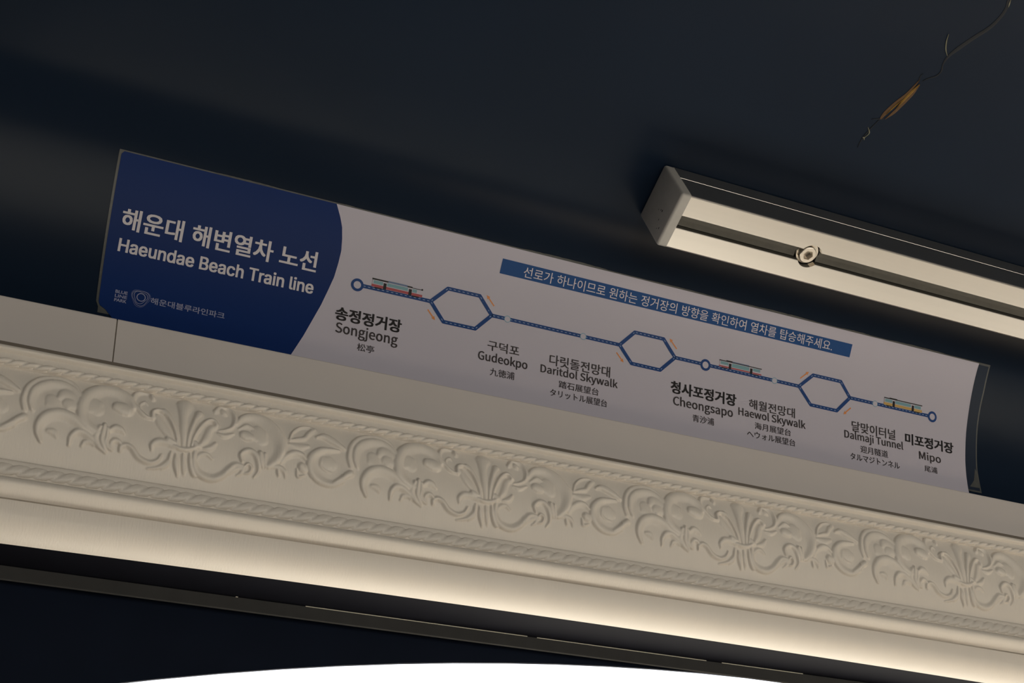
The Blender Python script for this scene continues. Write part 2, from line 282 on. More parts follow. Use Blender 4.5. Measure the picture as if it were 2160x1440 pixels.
def arc(cy, cz, r, a0, a1, n):
    return [(cy + r * math.cos(math.radians(a0 + (a1 - a0) * i / n)),
             cz + r * math.sin(math.radians(a0 + (a1 - a0) * i / n))) for i in range(n + 1)]

def bow(x):
    return max(-0.006, -0.0031 * ((x - 0.42) / 0.37) ** 2)

def extrude_x(name, prof, x0, x1, material, parent=None, nx=1, closed=True, bend=None, smooth=False, **kw):
    """sweep a (y,z) profile along the car; bend gives per-point share of the slight sag"""
    xs = [x0 + (x1 - x0) * i / nx for i in range(nx + 1)]
    n = len(prof)
    v = []
    for x in xs:
        for k, (y, z) in enumerate(prof):
            v.append((x, y, z + EYE + (bow(x) * bend[k] if bend else 0)))
    f = []
    m = n if closed else n - 1
    for i in range(nx):
        for k in range(m):
            a, b = i * n + k, i * n + (k + 1) % n
            f.append((a, b, b + n, a + n))
    if closed:
        f.append(tuple(range(n - 1, -1, -1)))
        f.append(tuple(range(nx * n, nx * n + n)))
    o = mesh_obj(name, v, f, material, parent, **kw)
    fix_normals(o)
    if smooth:
        for p in o.data.polygons:
            p.use_smooth = len(p.vertices) == 4
        if hasattr(o.data, 'set_sharp_from_angle'):
            o.data.set_sharp_from_angle(angle=math.radians(38))
    return o

# ------------------------------------------------------------------ vault profile
Y0, SL, LC, T0, T1, T2 = 0.7475, 0.115, 0.05, 11.0, 42.0, 72.5
def tilt(s):
    if s < SL:
        return T0 + (T1 - T0) * s / SL
    if s < SL + LC:
        return T1 + (T2 - T1) * (s - SL) / LC
    if s < 0.215:
        return T2
    return T2 + (90 - T2) * min(1.0, (s - 0.215) / 1.0)
_p = np.array([Y0, Y0 * math.tan(math.radians(39.62))])
VS, VP = [0.0], [_p.copy()]
_s = 0.0
while _p[0] > (0.812 + FAR_Y) / 2:
    th = math.radians(tilt(_s + 0.00025))
    _p = _p + 0.0005 * np.array([-math.sin(th), math.cos(th)])
    _s += 0.0005
    VS.append(_s); VP.append(_p.copy())
VS, VP = np.array(VS), np.array(VP)

def surf(x, s, off=0.0):
    """point on the vault at x, arc length s above the fascia, lifted off the surface (metres)"""
    y = np.interp(s, VS, VP[:, 0]); z = np.interp(s, VS, VP[:, 1])
    if s < 0:
        th = math.radians(T0); y = Y0 + s * -math.sin(th); z = VP[0, 1] + s * math.cos(th)
    th = math.radians(tilt(max(s, 0)))
    return (x, y - off * math.cos(th), z - off * math.sin(th) + EYE)

XA, XB = -0.8, 4.4             # the stretch of the car that is built

# ------------------------------------------------------------------ ceiling
step = list(range(0, len(VS), 12)) + [len(VS) - 1]
half = [tuple(VP[i]) for i in step]
low = (half[0][0] + 0.05 * math.sin(math.radians(T0)), half[0][1] - 0.05 * math.cos(math.radians(T0)))
prof = [low] + half
mid_y = (0.812 + FAR_Y) / 2
prof = prof + [(2 * mid_y - y, z) for (y, z) in reversed(prof[:-1])]
outer = [(y + (0.06 if y > mid_y else -0.06) * min(1, abs(y - mid_y) / 1.0), z + 0.06) for (y, z) in reversed(prof)]
ceiling = extrude_x('ceiling', prof + outer, XA, XB, M['navy'], smooth=True, kind='structure')

# ------------------------------------------------------------------ walls, floor
box('floor', XA, XB, FAR_Y - 0.1, 0.92, -EYE - 0.05, -EYE, M['floor'], kind='structure')
box('wall_left', XA - 0.05, XA, FAR_Y - 0.05, 0.87, -EYE, 1.05, M['navy_wall'], kind='structure')  # unseen end wall, brought in close to darken the left
box('wall_right', XB, XB + 0.05, FAR_Y - 0.05, 0.87, -EYE, 1.05, M['navy_wall'], kind='structure')

def arch_points(x0, n=28):
    """outline of one opening: straight jambs, shallow segmental head with rounded shoulders"""
    cx = x0 + 0.65
    pts = [(x0, -0.68)]
    head = []
    for i in range(n + 1):
        dx = -0.56 + 1.12 * i / n
        head.append((cx + dx, 0.4528 - (2.14 - math.sqrt(2.14 ** 2 - dx * dx))))
    sh = head[0]
    for k in range(6):
        t = k / 6
        pts.append((x0 + (sh[0] - x0) * (1 - math.cos(t * math.pi / 2)), sh[1] - 0.10 + 0.10 * math.sin(t * math.pi / 2)))
    pts += head
    for k in range(5, -1, -1):
        t = k / 6
        pts.append((x0 + 1.3 - (sh[0] - x0) * (1 - math.cos(t * math.pi / 2)), sh[1] - 0.10 + 0.10 * math.sin(t * math.pi / 2)))
    pts.append((x0 + 1.3, -0.68))
    return pts

def wall_with_arches(name, y, thick, ztop, row, dz=0.0, parent=None):
    """one thin panelled wall, its openings cut by bridging each arch to the top and bottom of the wall"""
    v, f = [], []
    def quad(a, b, c, d):
        i = len(v)
        for (x, z) in (a, b, c, d):
            v.append((x, y, z + EYE))
        for (x, z) in (a, b, c, d):
            v.append((x, y + thick, z + EYE))
        f.extend([(i, i + 1, i + 2, i + 3), (i + 7, i + 6, i + 5, i + 4),
                  (i, i + 4, i + 5, i + 1), (i + 1, i + 5, i + 6, i + 2), (i + 2, i + 6, i + 7, i + 3), (i + 3, i + 7, i + 4, i)])
    xprev = XA
    for x0 in row:
        quad((xprev, -EYE), (x0, -EYE), (x0, ztop), (xprev, ztop))
        quad((x0, -EYE), (x0 + 1.3, -EYE), (x0 + 1.3, -0.68 + dz), (x0, -0.68 + dz))
        ap = [(a, b + dz) for a, b in arch_points(x0)[1:-1]]
        for a, b in zip(ap[:-1], ap[1:]):
            quad(a, b, (b[0], ztop), (a[0], ztop))
        xprev = x0 + 1.3
    quad((xprev, -EYE), (XB, -EYE), (XB, ztop), (xprev, ztop))
    return mesh_obj(name, v, f, M['navy_wall'], parent, kind='structure')

wall_with_arches('wall_back', 0.812, 0.0015, 0.60, WIN_NEAR)
wall_with_arches('wall_front', FAR_Y - 0.012, 0.012, 0.60, WIN_FAR, -0.3)

def glass_mat():
    m = bpy.data.materials.new('window_glass')
    m.use_nodes = True
    n = m.node_tree
    n.nodes.clear()
    o = n.nodes.new('ShaderNodeOutputMaterial')
    t = n.nodes.new('ShaderNodeBsdfTransparent'); t.inputs[0].default_value = (0.95, 0.97, 0.96, 1)
    g = n.nodes.new('ShaderNodeBsdfGlossy'); g.inputs['Roughness'].default_value = 0.02
    mx = n.nodes.new('ShaderNodeMixShader'); mx.inputs[0].default_value = 0.06
    n.links.new(t.outputs[0], mx.inputs[1]); n.links.new(g.outputs[0], mx.inputs[2]); n.links.new(mx.outputs[0], o.inputs[0])
    return m
M['glass'] = glass_mat()

wn = 0
for (yw, sgn, row) in ((0.8135, 1, WIN_NEAR), (FAR_Y - 0.012, -1, WIN_FAR)):
    for x0 in row:
        wn += 1
        ap = arch_points(x0)
        w = bpy.data.objects.new('window_%d' % wn, None)
        link(w, kind='structure')
        w.location = (x0 + 0.65, yw, EYE - 0.68 - (0.3 if sgn < 0 else 0))
        loc = lambda p, d: (p[0] - x0 - 0.65, d * sgn, p[1] + 0.68)
        n = len(ap)
        mesh_obj('pane', [loc(p, 0.012) for p in ap], [tuple(range(n))], M['glass'], w)
        cxx = x0 + 0.65
        ap = [(cxx + (p[0] - cxx) * 1.025, -0.12 + (p[1] + 0.12) * 1.045) for p in ap]
        grow = [(cxx + (p[0] - cxx) * 1.05, -0.12 + (p[1] + 0.12) * 1.06) for p in ap]
        v = [loc(p, 0.004) for p in ap] + [loc(p, 0.004) for p in grow] + [loc(p, 0.03) for p in ap] + [loc(p, 0.03) for p in grow]
        f = []
        for k in range(n):
            a, b = k, (k + 1) % n
            f += [(a, b, b + n, a + n), (a + 2 * n, a + 3 * n, b + 3 * n, b + 2 * n), (a, a + 2 * n, b + 2 * n, b), (a + n, b + n, b + 3 * n, a + 3 * n)]
        fr = mesh_obj('window_frame', v, f, M['header'], w)

# ------------------------------------------------------------------ cornice (trim_1)
cornice = bpy.data.objects.new('trim_1', None)
link(cornice, kind='structure', label='cream painted ornate cornice moulding below the white boards')
cornice.location = (0, 0, 0)

ft = [(0.738 + 0.02, 0.5672), (0.7318, 0.5672), (0.7306, 0.5668), (0.7300, 0.5658), (0.7300, 0.5645), (0.7306, 0.5637), (0.7322, 0.5632),
      (0.7330, 0.5625), (0.7333, 0.5608), (0.7335, 0.5600), (0.7340, 0.5560), (0.7348, 0.5550), (0.7352, 0.5547), (0.7368, 0.5545), (0.775, 0.5545)]
extrude_x('top_fillet', ft, XA, XB, M['plaster'], cornice, smooth=True)

def frieze_profile(n):
    L = 0.0595
    p = np.array([0.7365, 0.5545]); o = [p.copy()]
    for i in range(n):
        t = math.radians(-10 + 42 * ((i + .5) / n) ** 0.75)
        p = p + L / n * np.array([math.sin(t), -math.cos(t)]); o.append(p.copy())
    return np.array(o)

def catmull(pts, n=7):
    P = np.array(pts, float)
    Q = np.vstack([2 * P[0] - P[1], P, 2 * P[-1] - P[-2]])
    out = []
    for i in range(1, len(Q) - 2):
        for k in range(n):
            t = k / n
            out.append(0.5 * ((2 * Q[i]) + (-Q[i - 1] + Q[i + 1]) * t + (2 * Q[i - 1] - 5 * Q[i] + 4 * Q[i + 1] - Q[i + 2]) * t * t
                              + (-Q[i - 1] + 3 * Q[i] - 3 * Q[i + 1] + Q[i + 2]) * t ** 3))
    out.append(P[-1])
    return np.array(out)

PER = 208.0                     # repeat of the ornament, mm
NX, NT = 560, 168
def relief_mesh():
    gx = np.linspace(-PER / 2, PER / 2, NX + 1)
    gt = np.linspace(0, 59.5, NT + 1)
    GX, GT = np.meshgrid(gx, gt, indexing='ij')
    H = np.zeros_like(GX)
    for (q, w, h, side, sm) in ORN:
        pts = np.array(q, float).reshape(-1, 2)
        C = catmull(pts) if len(pts) > 2 else pts
        for shift in (-PER, 0, PER):
            D = C + np.array([shift, 0])
            wmax = max(w) * (sm if side else 1) + 0.6
            sel = (GX > D[:, 0].min() - wmax) & (GX < D[:, 0].max() + wmax) & (GT > D[:, 1].min() - wmax) & (GT < D[:, 1].max() + wmax)
            if not sel.any():
                continue
            px, py = GX[sel], GT[sel]
            best = np.full(px.shape, 1e9); bt = np.zeros(px.shape); bs = np.zeros(px.shape)
            seg = len(D) - 1
            for i in range(seg):
                ax, ay = D[i]; bx, by = D[i + 1]
                dx, dy = bx - ax, by - ay
                l2 = dx * dx + dy * dy + 1e-9
                t = np.clip(((px - ax) * dx + (py - ay) * dy) / l2, 0, 1)
                rx, ry = px - ax - t * dx, py - ay - t * dy
                d = np.hypot(rx, ry)
                m = d < best
                best[m] = d[m]; bt[m] = ((i + t) / seg)[m]; bs[m] = np.sign(dx * ry - dy * rx)[m]
            wt = 1.18 * np.where(bt < .5, w[0] + (w[1] - w[0]) * np.sin(bt * math.pi), w[2] + (w[1] - w[2]) * np.sin(bt * math.pi))
            if side:
                soft = (bs == side)
                g1 = np.sqrt(np.clip(1 - (best / wt) ** 2, 0, 1))
                g2 = 0.5 * (1 + np.cos(math.pi * np.clip(best / (wt * sm), 0, 1)))
                g = np.where(soft, g2, g1)
            else:
                g = np.clip(1 - (best / wt) ** 2, 0, 1) ** 0.6
            hh = 0.66 * h * g * (0.55 + 0.45 * np.clip(wt / max(w), 0, 1))
            H[sel] = np.maximum(H[sel], hh)
    # light smoothing, like many coats of paint
    for _ in range(5):
        Hp = np.pad(H, 1, mode='edge')
        H = (Hp[1:-1, 1:-1] * 4 + Hp[:-2, 1:-1] + Hp[2:, 1:-1] + Hp[1:-1, :-2] + Hp[1:-1, 2:]) / 8
    H *= np.clip(GT / 1.2, 0, 1) * np.clip((59.5 - GT) / 2, 0, 1)
    FP = frieze_profile(NT)
    th = np.radians(-10 + 42 * (np.arange(NT + 1) / NT) ** 0.75)
    Yp = FP[:, 0][None, :] - np.cos(th)[None, :] * H / 1000
    Zp = FP[:, 1][None, :] - np.sin(th)[None, :] * H / 1000
    V = np.stack([GX / 1000, Yp - 0.74, Zp - 0.525], -1).reshape(-1, 3)
    idx = np.arange((NX + 1) * (NT + 1)).reshape(NX + 1, NT + 1)
    F = np.stack([idx[:-1, :-1], idx[:-1, 1:], idx[1:, 1:], idx[1:, :-1]], -1).reshape(-1, 4)
    me = bpy.data.meshes.new('relief_panel')
    me.vertices.add(len(V)); me.vertices.foreach_set('co', V.ravel())
    me.loops.add(F.size); me.loops.foreach_set('vertex_index', F.ravel())
    me.polygons.add(len(F)); me.polygons.foreach_set('loop_start', np.arange(0, F.size, 4))
    me.polygons.foreach_set('use_smooth', np.ones(len(F), bool))
    me.update(calc_edges=True); me.validate()
    me.materials.append(M['plaster'])
    return me
rm = relief_mesh()
for k in range(-2, 6):
    o = bpy.data.objects.new('relief_panel', rm)
    link(o, cornice)
    o.location = (0.3708 + 0.208 * k, 0.74, 0.525 + EYE)
# plain cornice core behind the relief and on either side of it
FPc = frieze_profile(14)
core = [(y + 0.0006, z) for y, z in FPc] + [(0.80, FPc[-1][1]), (0.80, 0.5545)]
extrude_x('core', core, XA, XB, M['plaster'], cornice)

# lower rope band, astragal, fillet and swept underside
lb = [(0.775, 0.4974), (0.7505, 0.4974), (0.7498, 0.4968), (0.7496, 0.4955), (0.7505, 0.4938), (0.7516, 0.4868), (0.7530, 0.4862)]
bd = [0.0] * len(lb)
lb += [(0.7555, 0.4862), (0.7555, 0.4852), (0.7480, 0.4846), (0.7455, 0.4832), (0.7442, 0.4812), (0.7442, 0.4796), (0.7450, 0.4780), (0.7470, 0.4762), (0.7492, 0.4746),
       (0.7515, 0.4734), (0.7560, 0.4734), (0.7560, 0.4724), (0.7506, 0.4718), (0.7508, 0.4706), (0.7526, 0.4661)]
bd += [0.15] * 3 + [0.25] * 6 + [0.5] * 6
n = 12
p = np.array([0.7530, 0.4652])
lb.append(tuple(p)); bd.append(0.7)
for i in range(n):
    t = math.radians(22 + 60 * ((i + .5) / n) ** 0.8)
    p = p + 0.0202 / n * np.array([math.sin(t), -math.cos(t)])
    lb.append(tuple(p)); bd.append(0.75 + 0.25 * i / (n - 1))
END = lb[-1]
lb += [(END[0] + 0.0006, END[1] + 0.0004), (END[0] + 0.0008, 0.4578), (0.80, 0.4585), (0.80, 0.4974)]
bd += [1, 0, 0, 0]
extrude_x('lower_moulding', lb, XA, XB, M['plaster'], cornice, nx=90, bend=bd, smooth=True)

def rope(name, cy, cz, ry, rz, pitch, lean, depth, x0, x1, ang):
    """a carved cable moulding: half-round bead cut by slanted grooves"""
    nx = int((x1 - x0) / 0.0009); na = 12
    v, f = [], []
    for i in range(nx + 1):
        x = x0 + (x1 - x0) * i / nx
        for k in range(na + 1):
            a = math.radians(ang - 80 + 160 * k / na)
            ph = (x + lean * (k / na - 0.5)) / pitch
            fr = ph - math.floor(ph)
            r = 1 - depth * math.exp(-((min(fr, 1 - fr)) / 0.13) ** 2) - depth * 0.35 * fr
            v.append((x, cy - math.cos(a) * ry * r, cz - math.sin(a) * rz * r + EYE))
    for i in range(nx):
        for k in range(na):
            a = i * (na + 1) + k
            f.append((a, a + 1, a + na + 2, a + na + 1))
    return mesh_obj(name, v, f, M['plaster'], cornice, smooth=True)
rope('rope_bead', 0.7350, 0.5572, 0.0030, 0.0027, 0.0085, 0.0095, 0.34, -0.3, 1.5, 8)
rope('rope_bead', 0.7520, 0.4915, 0.0032, 0.0046, 0.0100, 0.0120, 0.26, -0.3, 1.5, 10)
# two small ochre paint flecks stuck on the frieze
mesh_obj('paint_fleck', [(0.3300, 0.7470, 0.5085 + EYE), (0.3345, 0.7474, 0.5070 + EYE), (0.3352, 0.7476, 0.5056 + EYE), (0.3318, 0.7474, 0.5068 + EYE)],
         [(0, 1, 2, 3)], M['wood_a'], cornice)

# ------------------------------------------------------------------ white fascia boards (trim_2)
boards = bpy.data.objects.new('trim_2', None)
link(boards, kind='structure', label='flat white boards running along the top of the cornice')
JX = 0.1118
for (a, b) in ((XA, JX - 0.0004), (JX + 0.0004, XB)):
    pr = [(0.7380, 0.5640), (0.7380, 0.6100), (0.7384, 0.6108), (0.7392, 0.6112), (0.7460, 0.6112), (0.7460, 0.5640)]
    extrude_x('board', pr, a, b, M['white'], boards)
extrude_x('joint_filler', [(0.7386, 0.5665), (0.7386, 0.6100), (0.7440, 0.6100), (0.7440, 0.5665)], JX - 0.0005, JX + 0.0005, M['gap'], boards)
extrude_x('lip_shade_strip', [(0.7377, 0.5672), (0.7377, 0.5747), (0.7379, 0.5750), (0.7386, 0.5750), (0.7386, 0.5672)], XA, XB, M['gap'], boards)  # brown strip painting in the shade above the cornice lip

# ------------------------------------------------------------------ dark soffit and window header (trim_3)
header = bpy.data.objects.new('trim_3', None)
link(header, kind='structure', label='dark painted soffit and grey header strip under the cornice')
extrude_x('soffit_board', [(0.7690, 0.4566), (0.8035, 0.4566), (0.8035, 0.4580), (0.7690, 0.4580)], XA, XB, M['soffit'], header)
extrude_x('header_strip', [(0.8027, 0.4475), (0.8027, 0.4562), (0.8031, 0.4568), (0.8118, 0.4568), (0.8118, 0.4530), (0.8034, 0.4468)],
          XA, XB, M['header'], header)
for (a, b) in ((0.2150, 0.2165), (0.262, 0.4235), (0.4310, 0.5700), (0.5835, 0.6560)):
    extrude_x('light_leak_line', [(0.8023, 0.45625), (0.8023, 0.45660), (0.8030, 0.45660), (0.8030, 0.45625)], a, b, M['leak_line'], header)  # pale strips painting in daylight leaking between soffit and header

# ------------------------------------------------------------------ ceiling seam: crack, bare wood, loose flakes
def ribbon(name, pts, widths, material, parent, off=0.0003, h=0.0003):
    C = catmull(pts, 5) if len(pts) > 2 else np.array(pts, float)
    n = len(C); v, f = [], []
    for i in range(n):
        d = C[min(i + 1, n - 1)] - C[max(i - 1, 0)]
        d = d / (np.linalg.norm(d) + 1e-12); nn = np.array([-d[1], d[0]])
        t = i / (n - 1)
        w = np.interp(t, np.linspace(0, 1, len(widths)), widths) / 2
        for sgn, o in ((-1, off), (0, off + h), (1, off)):
            q = C[i] + nn * w * sgn
            v.append(surf(q[0], q[1], o))
    for i in range(n - 1):
        for k in range(2):
            a = i * 3 + k
            f.append((a, a + 1, a + 4, a + 3))
    return mesh_obj(name, v, f, material, parent)
ribbon('paint_crack', [(0.6741, 0.4200), (0.6736, 0.4108), (0.6752, 0.4057), (0.6753, 0.3981), (0.672, 0.3874), (0.6645, 0.3763), (0.6579, 0.3655), (0.6537, 0.3574),
                       (0.653, 0.3503), (0.6549, 0.345), (0.6533, 0.3401), (0.6475, 0.3358), (0.6451, 0.3331)],
       [0.0040, 0.0024, 0.0030, 0.0034, 0.0012, 0.0010, 0.0006], M['crack'], ceiling)
ribbon('paint_crack', [(0.6285, 0.2943), (0.6253, 0.2838), (0.6236, 0.2742), (0.6240, 0.2681)], [0.0006, 0.0011, 0.0004], M['crack'], ceiling)
ribbon('paint_crack', [(0.6219, 0.2928), (0.6273, 0.2946), (0.6318, 0.2960)], [0.0003, 0.0010, 0.0012], M['crack'], ceiling)
ribbon('paint_crack', [(0.6414, 0.3334), (0.6409, 0.3367), (0.6419, 0.3385)], [0.0010, 0.0008, 0.0003], M['crack'], ceiling)
WOOD = ceiling
ribbon('bare_wood', [(0.6420, 0.3333), (0.6404, 0.3260), (0.6385, 0.3192), (0.6334, 0.3090), (0.6300, 0.2994), (0.6294, 0.2950)],
       [0.0006, 0.0022, 0.0030, 0.0034, 0.0016], M['wood_b'], WOOD, 0.0003, 0.0004)
ribbon('bare_wood', [(0.6444, 0.3300), (0.6428, 0.3215), (0.6398, 0.3115), (0.6368, 0.3030), (0.6330, 0.2960)],
       [0.0006, 0.0030, 0.0030, 0.0026, 0.0006], M['wood_b'], WOOD, 0.0003, 0.0003)
ribbon('bare_wood', [(0.6438, 0.3300), (0.6412, 0.3225), (0.6386, 0.3140), (0.6366, 0.3070)], [0.0008, 0.0022, 0.0020, 0.0004], M['wood_a'], WOOD, 0.0007, 0.0007)
ribbon('bare_wood', [(0.6376, 0.3150), (0.6340, 0.3070), (0.6312, 0.3000)], [0.0004, 0.0014, 0.0004], M['wood_a'], WOOD, 0.0008, 0.0005)
ribbon('loose_fleck', [(0.6429, 0.3728), (0.6447, 0.3672), (0.648, 0.3614), (0.6521, 0.3573)], [0.0004, 0.0009, 0.0009, 0.0004], M['fleck'], ceiling, 0.0006, 0.0006)
ribbon('loose_fleck', [(0.6228, 0.2862), (0.6266, 0.2822), (0.6256, 0.2788), (0.6246, 0.277)], [0.0003, 0.0009, 0.0005, 0.0008], M['fleck'], ceiling, 0.0006, 0.0004)
ribbon('loose_fleck', [(0.623, 0.2773), (0.6246, 0.277), (0.6257, 0.2756)], [0.0004, 0.0008, 0.0004], M['fleck'], ceiling, 0.0006, 0.0004)
ribbon('loose_fleck', [(0.6741, 0.4118), (0.6752, 0.4085), (0.6760, 0.4060)], [0.0004, 0.0010, 0.0004], M['fleck'], ceiling, 0.0008, 0.0004)

# ------------------------------------------------------------------ route sign on the vault
sign = bpy.data.objects.new('route_sign', None)
link(sign, label='long blue and white train route map sign curved against the ceiling above the white boards', category='sign')
sign.location = surf(0.466, 0.0)
SIGN_INV = Matrix.Translation(-Vector(sign.location))

def onsign(o):
    o.data.transform(SIGN_INV)
    return o

def S(x, s, off):
    return surf(x / 1000, s / 1000, off / 1000)

def interp(tab, s):
    ss = [b for a, b in tab][::-1]; xx = [a for a, b in tab][::-1]
    if ss[0] > ss[-1]:
        ss, xx = ss[::-1], xx[::-1]
    return float(np.interp(s, ss, xx))

def patch(name, xl, xr, s0, s1, off, material, nx=40, ns=28, **kw):
    v, f = [], []
    for j in range(ns + 1):
        s = s0 + (s1 - s0) * j / ns
        a, b = xl(s), xr(s)
        for i in range(nx + 1):
            v.append(S(a + (b - a) * i / nx, s, off))
    for j in range(ns):
        for i in range(nx):
            a = j * (nx + 1) + i
            f.append((a, a + 1, a + nx + 2, a + nx + 1))
    return onsign(mesh_obj(name, v, f, material, sign, smooth=True, **kw))

BLUE = [(248.4, 116.6), (248.7, 115.9), (253.2, 107.5), (255.9, 100.9), (257.6, 92.6), (258.6, 84), (258.0, 74.6), (256.6, 64), (253.6, 53.2), (250, 41.5), (245.3, 29.4), (239.8, 15.5), (233.1, 1.1), (232, -1)]
RW = [(837.4, 116.6), (837.0, 114.6), (836.2, 105), (835.6, 96.7), (834.9, 86), (834.2, 76.5), (833.3, 65), (832.4, 55.1), (831.3, 37.9), (830.6, 27), (830.3, 16.4), (830.4, 0.0), (830.5, -1)]
RS = [(849.5, 116.6), (849.2, 113.6), (848.2, 93.6), (846.3, 78.5), (844.7, 61.3), (843.8, 40.1), (843.1, 22.9), (844.4, 6.8), (844.6, 2)]
def left_edge(s):
    x = 95.9 + (99.8 - 95.9) * (115 - s) / 115
    if s > 113.6:
        x += 3.0 - math.sqrt(max(0, 9 - (s - 113.6) ** 2)) if s - 113.6 < 3 else 3
    if s < 10:
        t = (10 - s)
        x += 0.9 * t if t > 4 else 0.9 * t * t / 8
    return x
TOP = 116.3
# clear backing sheet, a little larger than the print, with curled grey rim
def sheet():
    v, f = [], []
    ns, nx = 28, 60
    for j in range(ns + 1):
        s = 1.5 + (TOP + 0.9 - 1.5) * j / ns
        a = left_edge(min(max(s, 6), 113)) - 1.7
        b = interp(RS, s) + 0.4
        for i in range(nx + 1):
            x = a + (b - a) * i / nx
            v.append(S(x, s, 0.45))
    n0 = len(v)
    v += [(p[0], p[1] + 0.0004, p[2] + 0.0003) for p in v]
    for j in range(ns):
        for i in range(nx):
            a = j * (nx + 1) + i
            f.append((a, a + 1, a + nx + 2, a + nx + 1)); f.append((n0 + a, n0 + a + nx + 1, n0 + a + nx + 2, n0 + a + 1))
    return onsign(mesh_obj('backing_sheet', v, f, M['sheet'], sign, smooth=True, label='thin grey rim of the clear backing sheet'))
sheet()
def top_of(x):     # small corner radius at the top left of the print
    return TOP
patch('white_print', lambda s: 200, lambda s: interp(RW, s), -1.2, TOP, 0.65, M['print_white'])
patch('navy_print', left_edge, lambda s: interp(BLUE, s), -1.2, TOP, 0.80, M['print_navy'], nx=24, ns=60, label='deep blue left end of the sign with a curved edge')
patch('dark_print', lambda s: interp(RW, s) - 0.02, lambda s: interp(RS, s) - 1.2, 3.0, TOP - 1.0, 0.78, M['print_dark'], nx=4, label='dark curved right end of the sign')
# ragged strips of glue showing along the top rim
for (a, b, w) in ((160, 205, .5), (250, 262, .4), (395, 470, 1.0), (505, 560, .5), (590, 665, .9), (690, 720, .7), (740, 800, .8)):
    v, f = [], []
    n = 24
    for i in range(n + 1):
        x = a + (b - a) * i / n
        h = w * math.sin(math.pi * i / n) ** 0.5 * (0.55 + 0.45 * random.random())
        v += [S(x, TOP - 0.1, 0.5), S(x, TOP + 0.9 + h, 0.55)]
    for i in range(n):
        f.append((2 * i, 2 * i + 2, 2 * i + 3, 2 * i + 1))
    onsign(mesh_obj('glue_rim', v, f, M['sheet'], sign))
# torn grey tab at the lower right corner
onsign(mesh_obj('glue_rim', [S(832.5, 5.5, 0.9), S(844.3, 5.8, 0.9), S(843.4, 18, 0.9), S(840.5, 23, 0.9), S(838.0, 12, 0.9)], [(0, 1, 2, 3, 4)], M['sheet'], sign))

def flat(name, polys, off, material, mats=None, **kw):
    v, f, fm = [], [], []
    for item in polys:
        pts = item[0] if mats else item
        i0 = len(v)
        o = off + (item[2] if mats else 0)
        for (x, s) in pts:
            v.append(S(x, s, o))
        f.append(tuple(range(i0, i0 + len(pts))))
        if mats:
            fm.append(item[1])
    return onsign(mesh_obj(name, v, f, material, sign, mats=mats, fm=fm if mats else None, **kw))

def rect(x0, x1, s0, s1):
    n = max(1, int((x1 - x0) / 12))
    xs = [x0 + (x1 - x0) * i / n for i in range(n + 1)]
    return [(x, s0) for x in xs] + [(x, s1) for x in reversed(xs)]
def seg(a, b, w):
    d = np.array(b, float) - np.array(a, float); L = np.linalg.norm(d); d /= L; n_ = np.array([-d[1], d[0]]) * w / 2
    a, b = np.array(a), np.array(b)
    return [tuple(a - n_), tuple(b - n_), tuple(b + n_), tuple(a + n_)]
def disc(c, r, n=32):
    return [(c[0] + r * math.cos(2 * math.pi * i / n), c[1] + r * math.sin(2 * math.pi * i / n)) for i in range(n)]
def ring(c, r0, r1, n=40, shape=None):
    out = []
    fsh = shape or (lambda a: 1.0)
    for i in range(n):
        a, b = 2 * math.pi * i / n, 2 * math.pi * (i + 1) / n
        P = lambda r, t: (c[0] + r * fsh(t) * math.cos(t), c[1] + r * fsh(t) * math.sin(t))
        out.append([P(r0, a), P(r1, a), P(r1, b), P(r0, b)])
    return out

# banner
flat('banner', [[(381.6, 95.1), (703.6, 94.9), (704.3, 106.2), (382.0, 106.6)]], 0.80, M['print_blue'])
# route line with its three passing loops
HX = [[(331.3, 62.3), (343.3, 74.7), (369.1, 74.7), (380.6, 62.1), (368.6, 49.1), (343.0, 49.1)],
      [(489.6, 61.8), (501.5, 74.4), (527.6, 74.4), (539.5, 61.7), (527.0, 49.0), (501.3, 49.2)],
      [(657.4, 61.3), (670.3, 73.2), (698.2, 73.2), (708.6, 61.3), (695.9, 47.8), (669.8, 47.9)]]
paths = [[(274.4, 62.3), HX[0][0]], HX[0] + [HX[0][0]], [HX[0][3], HX[1][0]], HX[1] + [HX[1][0]], [HX[1][3], HX[2][0]], HX[2] + [HX[2][0]], [HX[2][3], (794.9, 61.1)]]
LW = 2.9
# one connected outline per stroke so that nothing overlaps in one plane: segments at slightly stepped heights
polys, dash = [], []
lay = 0
for pth in paths:
    for a, b in zip(pth[:-1], pth[1:]):
        polys.append((seg(a, b, LW), 0, 0.004 * (lay % 5))); lay += 1
        d = np.array(b) - np.array(a); L = np.linalg.norm(d); d = d / L
        t = 1.0
        while t + 1.9 < L:
            dash.append(seg(np.array(a) + d * t, np.array(a) + d * (t + 1.7), 0.42)); t += 3.55
    for c in pth:
        polys.append((disc(c, LW / 2, 20), 0, 0.004 * (lay % 5) + 0.002)); lay += 1
flat('route_line', polys, 0.80, None, mats=[M['print_line']])
flat('track_dashes', dash, 0.86, M['print_dash'])
for c in ((274.4, 62.1), (567.6, 61.3), (794.9, 61.0)):
    flat('station_ring', [(q, 0, 0.0) for q in ring(c, 2.75, 4.75)] + [(disc(c, 2.78), 1, 0.0)], 0.90, None,
         mats=[M['print_line'], M['print_white']])
for c in ((393.5, 62.0), (457.7, 61.9), (633.4, 61.3), (734.5, 61.1)):
    flat('stop_dot', [(q, 0, 0.0) for q in ring(c, 2.15, 2.65)] + [(disc(c, 2.18), 1, 0.0)], 0.90, None,
         mats=[M['print_ring_edge'], M['print_white']], label='small white stop dot with a pale blue rim')
